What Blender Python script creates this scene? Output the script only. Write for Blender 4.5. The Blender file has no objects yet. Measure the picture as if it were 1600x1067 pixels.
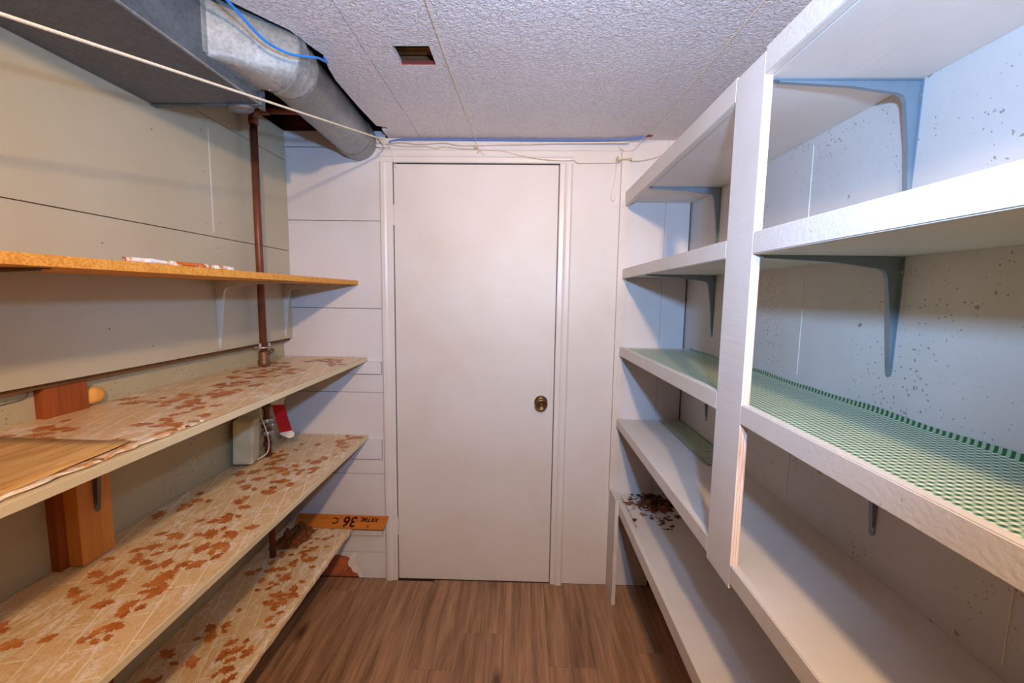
import bpy, bmesh, math, random
from mathutils import Vector, Matrix, noise
random.seed(7)
S = bpy.context.scene
COL = S.collection

# ------------------------------------------------------------------ camera
CAM = Vector((0.0, 0.0, 1.4048))
R0 = Vector((0.99961127, 0.02390745, 0.01434347))      # camera right
R1 = Vector((0.01679825, -0.10586153, -0.99423898))    # camera down
R2 = Vector((-0.02225129, 0.99409344, -0.10622199))    # camera forward
cam = bpy.data.cameras.new('camera'); camo = bpy.data.objects.new('camera', cam); COL.objects.link(camo)
cam.sensor_width = 36; cam.lens = 690.5 / 1600 * 36; cam.clip_start = 0.01
up, back = -R1, -R2
camo.matrix_world = Matrix(((R0.x, up.x, back.x, CAM.x), (R0.y, up.y, back.y, CAM.y), (R0.z, up.z, back.z, CAM.z), (0, 0, 0, 1)))
S.camera = camo

# ------------------------------------------------------------------ light
w = bpy.data.worlds.new('world'); S.world = w; w.use_nodes = True
w.node_tree.nodes['Background'].inputs[0].default_value = (0.8, 0.7, 0.6, 1)
w.node_tree.nodes['Background'].inputs[1].default_value = 0.02
fl = bpy.data.lights.new('camera_flash', 'SPOT'); fl.spot_size = math.radians(140); fl.spot_blend = 1.0; fl.energy = 98; fl.color = (0.33, 0.58, 1.0); fl.shadow_soft_size = 0.025
flo = bpy.data.objects.new('camera_flash', fl); COL.objects.link(flo); flo.location = (0.12, 0.02, 1.63); flo.rotation_euler = (math.radians(103), 0, 0)
LAMP = (0.135, -0.78, 2.02)
LAMP_STRENGTH = 3.0
LAMP_ENERGY = 180.0
LAMP_TILT = 2.0   # degrees below the horizon
LAMP_COLOR = (1.0, 0.66, 0.36, 1)
S.view_settings.view_transform = 'Standard'; S.view_settings.look = 'None'
S.view_settings.exposure = 0.0; S.view_settings.gamma = 1.0; S.view_settings.use_curve_mapping = False

# ------------------------------------------------------------------ materials
def srgb(r, g, b):
    f = lambda c: (c / 255 / 12.92) if c / 255 <= 0.04045 else ((c / 255 + 0.055) / 1.055) ** 2.4
    return (f(r), f(g), f(b), 1)

class NT:
    def __init__(s, name, rough=0.6, spec=0.3, metal=0.0):
        s.m = bpy.data.materials.new(name); s.m.use_nodes = True
        s.t = s.m.node_tree; s.b = s.t.nodes['Principled BSDF']
        s.b.inputs['Roughness'].default_value = rough
        s.b.inputs['Specular IOR Level'].default_value = spec
        s.b.inputs['Metallic'].default_value = metal
        tc = s.t.nodes.new('ShaderNodeTexCoord'); s.co = tc.outputs['Object']
        g = s.t.nodes.new('ShaderNodeNewGeometry'); s.pos = g.outputs['Position']
    def n(s, kind, **kw):
        nd = s.t.nodes.new(kind)
        for k, v in kw.items(): setattr(nd, k, v)
        return nd
    def link(s, a, b): s.t.links.new(a, b)
    def map(s, scale, rot=(0, 0, 0), src=None, loc=(0, 0, 0)):
        m = s.n('ShaderNodeMapping'); s.link(src or s.pos, m.inputs[0])
        m.inputs['Scale'].default_value = scale; m.inputs['Rotation'].default_value = rot; m.inputs['Location'].default_value = loc
        return m.outputs[0]
    def noise(s, v, scale, detail=4, rough=0.55, dist=0.0):
        n = s.n('ShaderNodeTexNoise'); s.link(v, n.inputs['Vector'])
        n.inputs['Scale'].default_value = scale; n.inputs['Detail'].default_value = detail
        n.inputs['Roughness'].default_value = rough; n.inputs['Distortion'].default_value = dist
        return n.outputs[0]
    def voro(s, v, scale, feature='F1'):
        n = s.n('ShaderNodeTexVoronoi', feature=feature); s.link(v, n.inputs['Vector']); n.inputs['Scale'].default_value = scale
        return n.outputs['Distance']
    def ramp(s, fac, stops):
        r = s.n('ShaderNodeValToRGB'); s.link(fac, r.inputs[0])
        e = r.color_ramp.elements
        while len(e) < len(stops): e.new(0.5)
        for el, (p, c) in zip(e, stops):
            el.position = p; el.color = c if isinstance(c, tuple) else (c, c, c, 1)
        return r.outputs[0]
    def mix(s, fac, a, b, mode='MIX'):
        m = s.n('ShaderNodeMix', data_type='RGBA', blend_type=mode)
        for sock, v in ((m.inputs[0], fac), (m.inputs[6], a), (m.inputs[7], b)):
            if hasattr(v, 'links'): s.link(v, sock)
            else: sock.default_value = v
        return m.outputs[2]
    def math(s, op, a, b=None, c=None):
        m = s.n('ShaderNodeMath', operation=op)
        for sock, v in zip(m.inputs, (a, b, c)):
            if v is None: continue
            if hasattr(v, 'links'): s.link(v, sock)
            else: sock.default_value = v
        return m.outputs[0]
    def color(s, c):
        if hasattr(c, 'links'): s.link(c, s.b.inputs['Base Color'])
        else: s.b.inputs['Base Color'].default_value = c
        return s
    def bump(s, h, strength=0.3, dist=0.002):
        b = s.n('ShaderNodeBump'); b.inputs['Strength'].default_value = strength; b.inputs['Distance'].default_value = dist
        s.link(h, b.inputs['Height']); s.link(b.outputs[0], s.b.inputs['Normal']); return s

def plain(name, c, rough=0.5, spec=0.3, metal=0.0, var=0.08, scale=30):
    t = NT(name, rough, spec, metal)
    n = t.noise(t.pos, scale)
    d = tuple(x * (1 - var) for x in c[:3]) + (1,); l = tuple(min(1, x * (1 + var)) for x in c[:3]) + (1,)
    t.color(t.ramp(n, [(0.3, d), (0.7, l)])); t.bump(n, 0.08)
    return t.m

M = {}
def painted(name, c, rough=0.45, grime=0.12, grain=None, gscale=1.0, flecks=None, bs=0.25):
    t = NT(name, rough, 0.35)
    n1 = t.noise(t.pos, 3.0, 5); n2 = t.noise(t.pos, 60, 3)
    d = tuple(x * (1 - grime) * k for x, k in zip(c[:3], (1, .97, .92))) + (1,)
    col = t.ramp(n1, [(0.35, d), (0.62, c)])
    if flecks:
        v = t.noise(t.pos, 95, 2); f = t.ramp(v, [(0.70, 0.0), (0.76, 1.0)])
        col = t.mix(f, col, flecks)
    t.color(col)
    if grain: h = t.noise(t.map(grain), gscale, 5, 0.6)
    else: h = n2
    t.bump(h, bs, 0.0012)
    return t.m
WHITE = srgb(226, 220, 216)
M['shelf_paint'] = painted('white_shelf_paint', srgb(226, 220, 214), 0.42, 0.09, (70, 4, 70), 1.0, None, 0.55)
M['lip_paint'] = painted('white_lip_paint', srgb(224, 217, 209), 0.45, 0.07, (130, 110, 130), 1.0, srgb(205, 176, 150), 0.6)
M['board_paint'] = painted('white_board_paint', srgb(216, 212, 212), 0.5, 0.08, (6, 40, 40), 1.0)
M['door_paint'] = painted('door_paint', srgb(217, 211, 205), 0.44, 0.05, (60, 60, 5), 1.0)
M['casing_paint'] = painted('casing_paint', srgb(220, 214, 209), 0.32, 0.05)
M['panel_paint'] = painted('beige_panel_paint', srgb(194, 187, 163), 0.42, 0.05)
M['trim_paint'] = painted('worn_trim_paint', srgb(222, 214, 206), 0.5, 0.15, None, 1, srgb(160, 120, 95))
M['plug'] = painted('filler', srgb(222, 214, 206), 0.5, 0.2)

def concrete(name, c, pit, dens=1.0):
    t = NT(name, 0.7, 0.25)
    n1 = t.noise(t.pos, 2.2, 6); n2 = t.noise(t.pos, 130, 3)
    d = tuple(x * 0.86 for x in c[:3]) + (1,)
    base = t.ramp(n1, [(0.35, d), (0.65, c)])
    warp = t.noise(t.pos, 35, 2)
    add = t.n('ShaderNodeVectorMath', operation='ADD'); sc = t.n('ShaderNodeVectorMath', operation='SCALE'); sc.inputs['Scale'].default_value = 0.015
    nn = t.n('ShaderNodeTexNoise'); t.link(t.pos, nn.inputs['Vector']); nn.inputs['Scale'].default_value = 60
    t.link(nn.outputs['Color'], sc.inputs[0]); t.link(t.pos, add.inputs[0]); t.link(sc.outputs[0], add.inputs[1])
    v1 = t.voro(add.outputs[0], 21); v2 = t.voro(add.outputs[0], 85)
    m1 = t.noise(t.pos, 7, 2); m2 = t.noise(t.map((1, 1, 1), loc=(4, 2, 7)), 4, 2)
    # pit radius varies from place to place
    t1 = t.math('MULTIPLY', t.ramp(m1, [(0.42, 0.0), (0.75, 1.0)]), 0.20 * dens)
    t2 = t.math('MULTIPLY', t.ramp(m2, [(0.33, 0.0), (0.62, 1.0)]), 0.24 * dens)
    p1 = t.math('LESS_THAN', v1, t1); p2 = t.math('LESS_THAN', v2, t2)
    p = t.math('MAXIMUM', p1, p2)
    t.color(t.mix(t.math('MULTIPLY', p, 0.7), base, pit))
    h = t.math('SUBTRACT', t.math('MULTIPLY', n2, 0.25), p)
    t.bump(h, 0.5, 0.002)
    return t.m
M['concrete_right'] = concrete('painted_concrete', srgb(216, 211, 206), srgb(128, 116, 102), 0.85)
M['concrete_left'] = concrete('grey_concrete', srgb(190, 178, 144), srgb(104, 92, 60), 0.8)

def ceiling_mat():
    t = NT('stippled_ceiling', 0.6, 0.25)
    a = t.noise(t.map((1, 1.0, 1)), 75, 2, 0.5, 1.2)
    b = t.noise(t.pos, 170, 2)
    h = t.math('ADD', t.ramp(a, [(0.42, 0.0), (0.58, 1.0)]), t.math('MULTIPLY', b, 0.25))
    n = t.noise(t.pos, 1.6, 3)
    t.color(t.ramp(n, [(0.35, srgb(230, 222, 220)), (0.65, srgb(240, 234, 232))]))
    t.bump(h, 0.75, 0.004)
    return t.m
M['ceiling'] = ceiling_mat()

def wood(name, light, dark, axis='Y', scale=1.0, rough=0.45, spec=0.35, knots=False, contrast=1.0, use_random=True, bump=0.12):
    t = NT(name, rough, spec)
    oi = t.n('ShaderNodeObjectInfo')
    src = t.pos
    if use_random:
        comb = t.n('ShaderNodeCombineXYZ')
        for i, k in enumerate((13, 29, 7)): t.link(t.math('MULTIPLY', oi.outputs['Random'], k), comb.inputs[i])
        ad = t.n('ShaderNodeVectorMath', operation='ADD'); t.link(t.pos, ad.inputs[0]); t.link(comb.outputs[0], ad.inputs[1]); src = ad.outputs[0]
    sc = {'X': (2, 38, 38), 'Y': (38, 2, 38), 'Z': (38, 38, 2)}[axis]
    g = t.noise(t.map(tuple(s * scale for s in sc), src=src), 1.0, 6, 0.62, 0.35)
    g2 = t.noise(t.map(tuple(s * scale * 5 for s in sc), src=src), 1.0, 3, 0.6)
    f = t.math('ADD', t.math('MULTIPLY', g, 0.75), t.math('MULTIPLY', g2, 0.25))
    lo, hi = 0.5 - 0.17 / contrast, 0.5 + 0.17 / contrast
    col = t.ramp(f, [(lo, dark), (0.5, tuple((a + b) / 2 for a, b in zip(light, dark))), (hi, light)])
    if knots:
        v = t.voro(t.map({'X': (3, 9, 9), 'Y': (9, 3, 9), 'Z': (9, 9, 3)}[axis], src=src), 0.75)
        k = t.ramp(v, [(0.05, 1.0), (0.17, 0.0)])
        col = t.mix(t.math('MULTIPLY', k, 0.8), col, tuple(x * 0.35 for x in dark[:3]) + (1,))
    if use_random:
        br = t.math('ADD', t.math('MULTIPLY', oi.outputs['Random'], 0.16), 0.92)
        cc = t.n('ShaderNodeCombineXYZ')
        for i in range(3): t.link(br, cc.inputs[i])
        col = t.mix(1.0, col, cc.outputs[0], 'MULTIPLY')
    t.color(col); t.bump(g2, bump, 0.001)
    return t.m
M['floor'] = wood('laminate_plank', srgb(194, 150, 112), srgb(112, 78, 54), 'Y', 0.8, 0.34, 0.4, True)
M['floor_gap'] = plain('floor_joint', srgb(50, 34, 24), 0.8)
M['stud_red'] = wood('reddish_timber', srgb(168, 88, 38), srgb(112, 52, 22), 'Z', 0.8, 0.55, 0.3, True, 0.8)
M['stud_pine'] = wood('pine_timber', srgb(232, 158, 78), srgb(198, 120, 50), 'Z', 0.8, 0.5, 0.3, True, 0.8)
M['joist'] = wood('old_joist_timber', srgb(104, 44, 24), srgb(54, 22, 12), 'X', 0.8, 0.7, 0.2)
M['stick'] = wood('orange_lath', srgb(206, 126, 46), srgb(168, 88, 26), 'X', 0.8, 0.5, 0.3, False, 0.8)
M['wood_sheet'] = wood('wood_grain_vinyl', srgb(240, 200, 130), srgb(182, 128, 64), 'Y', 3.0, 0.4, 0.35, False, 1.3, False, 0.03)
M['furring'] = wood('furring_timber', srgb(132, 92, 54), srgb(90, 58, 32), 'Y', 1, 0.7, 0.2)
def particle(name, a, b):
    t = NT(name, 0.6, 0.25)
    n = t.noise(t.pos, 220, 3); n2 = t.noise(t.pos, 40, 3)
    f = t.math('ADD', t.math('MULTIPLY', n, 0.7), t.math('MULTIPLY', n2, 0.3))
    t.color(t.ramp(f, [(0.36, b), (0.62, a)])); t.bump(n, 0.25, 0.001); return t.m
M['particle'] = particle('particle_board', srgb(240, 172, 78), srgb(212, 134, 44))
M['cream_board'] = painted('cream_board_edge', srgb(226, 208, 168), 0.45, 0.06)
def plyedge():
    t = NT('plywood_edge', 0.6, 0.2)
    s = t.n('ShaderNodeSeparateXYZ'); t.link(t.pos, s.inputs[0])
    f = t.math('FRACT', t.math('MULTIPLY', s.outputs[0], 190.0))
    n = t.noise(t.map((60, 60, 6)), 1.0, 3)
    col = t.ramp(f, [(0.25, srgb(236, 216, 200)), (0.5, srgb(206, 168, 142)), (0.75, srgb(238, 222, 210))])
    t.color(t.mix(t.ramp(n, [(0.55, 0.0), (0.7, 0.6)]), col, srgb(170, 110, 80))); return t.m
M['ply_edge'] = plyedge()

def galv(name, base, rough=0.42, metal=0.5):
    t = NT(name, rough, 0.5, metal)
    v = t.n('ShaderNodeTexVoronoi'); t.link(t.pos, v.inputs['Vector']); v.inputs['Scale'].default_value = 150
    n = t.noise(t.pos, 9, 5, 0.65)
    f = t.math('ADD', t.math('MULTIPLY', v.outputs['Color'], 0.28), t.math('MULTIPLY', n, 0.75))
    d = tuple(x * 0.68 for x in base[:3]) + (1,); l = tuple(min(1, x * 1.28) for x in base[:3]) + (1,)
    t.color(t.ramp(f, [(0.3, d), (0.75, l)]))
    t.link(t.ramp(n, [(0.3, rough - .08), (0.7, rough + .14)]), t.b.inputs['Roughness'])
    return t.m
M['galv'] = galv('galvanised_sheet', srgb(176, 180, 178))
M['galv_dull'] = galv('dull_galvanised_sheet', srgb(104, 111, 117), 0.55, 0.35)
M['galv_mid'] = galv('weathered_galvanised_sheet', srgb(148, 154, 156), 0.36, 0.6)
M['bracket'] = plain('grey_painted_steel', srgb(132, 146, 156), 0.35, 0.5, 0.35, 0.05)
M['bracket_white'] = plain('white_painted_steel', srgb(206, 204, 192), 0.4, 0.4)
M['bracket_dark'] = plain('dull_grey_steel', srgb(112, 104, 88), 0.45, 0.4, 0.3)
M['copper'] = plain('aged_copper', srgb(122, 70, 52), 0.45, 0.4, 0.35, 0.2, 22)
M['old_brass'] = plain('antique_brass', srgb(116, 92, 56), 0.34, 0.5, 0.85, 0.25, 60)
M['brass_fit'] = plain('tarnished_brass', srgb(120, 88, 60), 0.5, 0.5, 0.5, 0.3, 40)
M['chrome'] = plain('dull_chrome', srgb(190, 182, 172), 0.3, 0.5, 0.8)
M['steel'] = plain('hinge_steel', srgb(200, 190, 180), 0.4, 0.5, 0.3)
M['red'] = plain('red_tag_card', srgb(196, 16, 24), 0.5)
M['tagwhite'] = plain('white_tag_card', srgb(232, 222, 210), 0.5)
M['plastic'] = plain('aged_white_plastic', srgb(222, 212, 176), 0.45, 0.4, 0, 0.12, 18)
M['rope'] = plain('cotton_line', srgb(228, 214, 184), 0.8, 0.1, 0, 0.15, 300)
M['string'] = plain('cream_string', srgb(212, 194, 162), 0.8, 0.1, 0, 0.15, 300)
M['cable_white'] = plain('off_white_cable', srgb(226, 212, 192), 0.5)
M['cable_blue'] = plain('blue_cable', srgb(44, 128, 214), 0.4)
M['cable_blue_dull'] = plain('dusty_blue_cable', srgb(92, 122, 190), 0.5)
M['wire_dark'] = plain('dark_wire', srgb(110, 106, 96), 0.6)
M['foam'] = plain('orange_foam', srgb(236, 172, 88), 0.9, 0.1, 0, 0.1, 60)
M['dark'] = plain('dark_void', srgb(40, 26, 18), 0.9, 0.1)
M['subfloor'] = plain('dark_subfloor', srgb(60, 30, 18), 0.9, 0.1, 0, 0.3, 12)
M['ink'] = plain('stamp_ink', srgb(66, 26, 12), 0.7, 0.1)
M['cutred'] = plain('red_cut_edge', srgb(138, 62, 50), 0.7)
M['cutgreen'] = plain('green_cut_edge', srgb(110, 150, 128), 0.7)
M['cutdark'] = plain('fibre_cut_edge', srgb(74, 58, 44), 0.9, 0.1, 0, 0.4, 90)
M['brick_red'] = plain('exposed_clay', srgb(176, 96, 62), 0.9, 0.1, 0, 0.35, 40)
M['plaster'] = plain('white_plaster', srgb(232, 222, 208), 0.8)
M['litter'] = plain('dry_leaf_litter', srgb(120, 70, 38), 0.9, 0.1, 0, 0.5, 80)
M['litter_dark'] = plain('dark_litter', srgb(60, 38, 28), 0.9, 0.1, 0, 0.4, 80)
M['stain'] = plain('rusty_stain', srgb(150, 112, 84), 0.8, 0.1, 0, 0.3, 60)
M['rust'] = plain('rust_chip', srgb(160, 84, 40), 0.8)
M['porcelain'] = plain('white_porcelain', srgb(230, 228, 222), 0.3)
M['wall_front'] = painted('front_wall_paint', srgb(128, 112, 96), 0.5, 0.06)

def liner_mat():
    t = NT('leaf_contact_paper', 0.32, 0.4)
    br = t.n('ShaderNodeTexBrick'); t.link(t.map((1, 1, 1), (0, 0, math.radians(72))), br.inputs['Vector'])
    br.inputs['Scale'].default_value = 1.0; br.inputs['Brick Width'].default_value = 0.16; br.inputs['Row Height'].default_value = 0.052
    br.inputs['Mortar Size'].default_value = 0.0019; br.inputs['Mortar Smooth'].default_value = 0.4
    br.inputs['Color1'].default_value = srgb(228, 194, 142); br.inputs['Color2'].default_value = srgb(220, 184, 130); br.inputs['Mortar'].default_value = srgb(244, 228, 192)
    n = t.noise(t.map((62, 22, 62), (0, 0, math.radians(40))), 1.0, 6, 0.75, 0.6)
    n2 = t.noise(t.pos, 7, 3)
    wf = t.math('MULTIPLY', t.ramp(n, [(0.46, 0.0), (0.60, 1.0)]), t.ramp(n2, [(0.38, 0.15), (0.6, 1.0)]))
    col = t.mix(t.math('MULTIPLY', wf, 0.9), br.outputs['Color'], srgb(250, 240, 226))
    n3 = t.noise(t.pos, 160, 2)
    col = t.mix(t.ramp(n3, [(0.52, 0.0), (0.70, 0.45)]), col, srgb(186, 142, 92))
    t.color(col); t.bump(n, 0.05); return t.m
M['liner'] = liner_mat()
def leaf_mat():
    t = NT('printed_leaf', 0.34, 0.4)
    n = t.noise(t.pos, 38, 5, 0.7); n2 = t.noise(t.pos, 9, 2)
    f = t.math('ADD', t.math('MULTIPLY', n, 0.6), t.math('MULTIPLY', n2, 0.4))
    t.color(t.ramp(f, [(0.36, srgb(160, 86, 36)), (0.5, srgb(196, 114, 52)), (0.64, srgb(212, 144, 84))])); return t.m
M['leaf'] = leaf_mat()
def rollmat():
    t = NT('curled_leaf_paper', 0.4, 0.3)
    n = t.noise(t.map((6, 14, 6)), 1.6, 3, 0.6)
    t.color(t.ramp(n, [(0.47, srgb(240, 234, 226)), (0.52, srgb(228, 190, 150)), (0.55, srgb(206, 110, 42))])); return t.m
M['rollpaper'] = rollmat()
def tornmat():
    t = NT('torn_leaf_paper', 0.45, 0.3)
    n = t.noise(t.map((20, 22, 6)), 1.0, 4, 0.6)
    t.color(t.ramp(n, [(0.42, srgb(236, 222, 200)), (0.53, srgb(222, 188, 142)), (0.60, srgb(204, 134, 72))])); return t.m
M['tornpaper'] = tornmat()
def gingham():
    t = NT('green_gingham_vinyl', 0.4, 0.35)
    s = t.n('ShaderNodeSeparateXYZ'); t.link(t.pos, s.inputs[0])
    P = 1 / 0.0122
    a = t.math('LESS_THAN', t.math('FRACT', t.math('ADD', t.math('MULTIPLY', s.outputs[0], P), 0.45)), 0.5)
    b = t.math('LESS_THAN', t.math('FRACT', t.math('MULTIPLY', s.outputs[1], P)), 0.5)
    # the upturned back edge carries the same check along its height
    f = t.math('MULTIPLY', t.math('ADD', a, b), 0.5)
    r = t.n('ShaderNodeValToRGB'); t.link(f, r.inputs[0]); r.color_ramp.interpolation = 'CONSTANT'
    e = r.color_ramp.elements; e[0].position = 0; e[0].color = srgb(238, 238, 214); e[1].position = 0.3; e[1].color = srgb(166, 190, 158)
    k = e.new(0.8); k.color = srgb(46, 100, 62)
    t.color(r.outputs[0]); return t.m
M['gingham'] = gingham()
def bulb_mat():
    m = bpy.data.materials.new('glowing_bulb'); m.use_nodes = True; t = m.node_tree
    b = t.nodes['Principled BSDF']; b.inputs['Emission Color'].default_value = LAMP_COLOR; b.inputs['Emission Strength'].default_value = LAMP_STRENGTH
    return m
M['bulb'] = bulb_mat()

# ------------------------------------------------------------------ helpers
def box(bm, x0, x1, y0, y1, z0, z1):
    x0, x1 = sorted((x0, x1)); y0, y1 = sorted((y0, y1)); z0, z1 = sorted((z0, z1))
    v = [bm.verts.new(p) for p in ((x0, y0, z0), (x1, y0, z0), (x1, y1, z0), (x0, y1, z0), (x0, y0, z1), (x1, y0, z1), (x1, y1, z1), (x0, y1, z1))]
    return [bm.faces.new([v[i] for i in f]) for f in ((0, 3, 2, 1), (4, 5, 6, 7), (0, 1, 5, 4), (1, 2, 6, 5), (2, 3, 7, 6), (3, 0, 4, 7))]
def Box(x0, x1, y0, y1, z0, z1, bev=0.0):
    bm = bmesh.new(); box(bm, x0, x1, y0, y1, z0, z1)
    if bev: bmesh.ops.bevel(bm, geom=list(bm.edges), offset=bev, segments=2, affect='EDGES', profile=0.6)
    return bm
def prism(bm, pts, axis, a, b):
    """polygon (2D pts) extruded along axis from a to b"""
    def P(p, t):
        return {'X': (t, p[0], p[1]), 'Y': (p[0], t, p[1]), 'Z': (p[0], p[1], t)}[axis]
    lo = [bm.verts.new(P(p, a)) for p in pts]; hi = [bm.verts.new(P(p, b)) for p in pts]
    bm.faces.new(lo); bm.faces.new(hi[::-1])
    n = len(pts)
    for i in range(n): bm.faces.new((lo[i], hi[i], hi[(i + 1) % n], lo[(i + 1) % n]))
def Prism(pts, axis, a, b, bev=0.0):
    bm = bmesh.new(); prism(bm, pts, axis, a, b); bmesh.ops.recalc_face_normals(bm, faces=bm.faces)
    if bev: bmesh.ops.bevel(bm, geom=list(bm.edges), offset=bev, segments=1, affect='EDGES')
    return bm
def tube(bm, pts, r, seg=8, caps=True):
    pts = [Vector(p) for p in pts]; rings = []
    rr = r if isinstance(r, (list, tuple)) else [r] * len(pts)
    nrm = None
    for i, p in enumerate(pts):
        d = (pts[min(i + 1, len(pts) - 1)] - pts[max(i - 1, 0)]).normalized()
        if nrm is None:
            nrm = d.orthogonal().normalized()
        nrm = (nrm - d * nrm.dot(d)).normalized(); bn = d.cross(nrm)
        rings.append([bm.verts.new(p + (nrm * math.cos(2 * math.pi * k / seg) + bn * math.sin(2 * math.pi * k / seg)) * rr[i]) for k in range(seg)])
    for a, b in zip(rings, rings[1:]):
        for k in range(seg): bm.faces.new((a[k], a[(k + 1) % seg], b[(k + 1) % seg], b[k]))
    if caps: bm.faces.new(rings[0][::-1]); bm.faces.new(rings[-1])
    return rings
def Tube(pts, r, seg=8): bm = bmesh.new(); tube(bm, pts, r, seg); return bm
def spline(pts, n=8):
    """Catmull-Rom through pts"""
    P = [Vector(p) for p in pts]; P = [2 * P[0] - P[1]] + P + [2 * P[-1] - P[-2]]; out = []
    for i in range(1, len(P) - 2):
        for k in range(n):
            t = k / n; a, b, c, d = P[i - 1:i + 3]
            out.append(0.5 * ((2 * b) + (c - a) * t + (2 * a - 5 * b + 4 * c - d) * t * t + (3 * b - a - 3 * c + d) * t ** 3))
    out.append(P[-2]); return out
def lathe(bm, prof, seg=24, mat=Matrix()):
    rings = []
    for r, z in prof:
        rings.append([bm.verts.new(mat @ Vector((r * math.cos(2 * math.pi * k / seg), r * math.sin(2 * math.pi * k / seg), z))) for k in range(seg)])
    for a, b in zip(rings, rings[1:]):
        for k in range(seg): bm.faces.new((a[k], a[(k + 1) % seg], b[(k + 1) % seg], b[k]))
    bm.faces.new(rings[0][::-1]); bm.faces.new(rings[-1])
def Lathe(prof, seg=24, mat=Matrix()): bm = bmesh.new(); lathe(bm, prof, seg, mat); return bm

def wloc(o):
    v = Vector((0, 0, 0))
    while o: v += o.location; o = o.parent
    return v
def obj(name, bm, mat, parent=None, smooth=False, normals=True):
    if normals: bmesh.ops.recalc_face_normals(bm, faces=bm.faces)
    if parent: org = Vector((0, 0, 0)); base = wloc(parent)
    vs = [v.co for v in bm.verts]
    lo = Vector((min(v.x for v in vs), min(v.y for v in vs), min(v.z for v in vs))); hi = Vector((max(v.x for v in vs), max(v.y for v in vs), max(v.z for v in vs)))
    c = Vector(((lo.x + hi.x) / 2, (lo.y + hi.y) / 2, lo.z))
    bmesh.ops.translate(bm, verts=bm.verts, vec=-c)
    me = bpy.data.meshes.new(name); bm.to_mesh(me); bm.free()
    if smooth:
        for p in me.polygons: p.use_smooth = True
    for m in (mat if isinstance(mat, (list, tuple)) else [mat]): me.materials.append(M[m])
    o = bpy.data.objects.new(name, me); COL.objects.link(o)
    o.location = c - (wloc(parent) if parent else Vector((0, 0, 0)))
    if parent: o.parent = parent
    return o
def tag(o, label, cat, group=None, kind=None):
    o['label'] = label; o['category'] = cat
    if group: o['group'] = group
    if kind: o['kind'] = kind
    return o
def thing(name, label, cat, loc, group=None):
    o = bpy.data.objects.new(name, None); COL.objects.link(o); o.location = loc; o.empty_display_size = 0.05
    return tag(o, label, cat, group)
def struct(name, label=None, cat=None, loc=(0, 0, 0), bm=None, mat=None):
    if bm is None:
        o = bpy.data.objects.new(name, None); COL.objects.link(o); o.location = loc; o.empty_display_size = 0.05
    else: o = obj(name, bm, mat)
    o['kind'] = 'structure'
    if label: o['label'] = label
    if cat: o['category'] = cat
    return o

# ------------------------------------------------------------------ room numbers
D = 2.0325; LW = -1.072; LC = -1.115; RW = 0.745; CZ = 2.085; YN = -2.70; TOP = 2.34

# ------------------------------------------------------------------ floor
floor = struct('floor', 'brown wood-look plank floor running towards the door', 'floor', bm=Box(LC - .02, RW + .02, YN - .02, D + .03, -0.05, -0.0012), mat='floor_gap')
x = -1.30; row = 0; PW = 0.178
while x < RW:
    y = YN - random.random() * 1.1 if row else YN - .4
    while y < D:
        x0, x1, y0, y1 = max(x, LC), min(x + PW - .0008, RW), max(y, YN), min(y + 1.2 - .0008, D)
        if x1 - x0 > .01 and y1 - y0 > .02:
            obj('plank', Box(x0, x1, y0, y1, -0.0012, 0.0, 0.0003), 'floor', floor)
        y += 1.2
    x += PW; row += 1

# ------------------------------------------------------------------ ceiling
ceil = struct('ceiling', 'white stippled panel ceiling with a square cut-out', 'ceiling', (0, 0, CZ))
obj('ceiling_panel', Prism([(-.4605, YN), (-.4605, D), (-.605, D), (-.603, 1.93), (-.575, 1.935), (-.577, 1.90), (-.612, 1.885), (-.618, 1.70), (-.617, 1.50), (-.606, 1.42), (-.588, 1.345), (-.606, 1.29), (-.622, 1.225), (-.655, 1.180), (-.69, 1.13), (-.718, 1.09), (-.745, 1.02), (-.752, .8), (-.755, YN)], 'Z', CZ, CZ + .012), 'ceiling', ceil)
def plate_hole(x0, x1, y0, y1, hx0, hx1, hy0, hy1, z0, z1):
    bm = bmesh.new(); X = [x0, hx0, hx1, x1]; Y = [y0, hy0, hy1, y1]
    V = [[[bm.verts.new((xx, yy, zz)) for zz in (z0, z1)] for yy in Y] for xx in X]
    for i in range(3):
        for j in range(3):
            if i == 1 and j == 1: continue
            for k in (0, 1): bm.faces.new((V[i][j][k], V[i + 1][j][k], V[i + 1][j + 1][k], V[i][j + 1][k]))
    for i in range(3):
        for j in (0, 3): bm.faces.new((V[i][j][0], V[i + 1][j][0], V[i + 1][j][1], V[i][j][1]))
        for j in (0, 3): bm.faces.new((V[j][i][0], V[j][i + 1][0], V[j][i + 1][1], V[j][i][1]))
    for j in (1, 2): bm.faces.new((V[1][j][0], V[2][j][0], V[2][j][1], V[1][j][1])); bm.faces.new((V[j][1][0], V[j][2][0], V[j][2][1], V[j][1][1]))
    return bm
HX0, HX1, HY0, HY1 = -.374, -.271, 1.297, 1.400
obj('ceiling_panel', plate_hole(-.4585, RW, YN, D, HX0, HX1, HY0, HY1, CZ, CZ + .012), 'ceiling', ceil)
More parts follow.
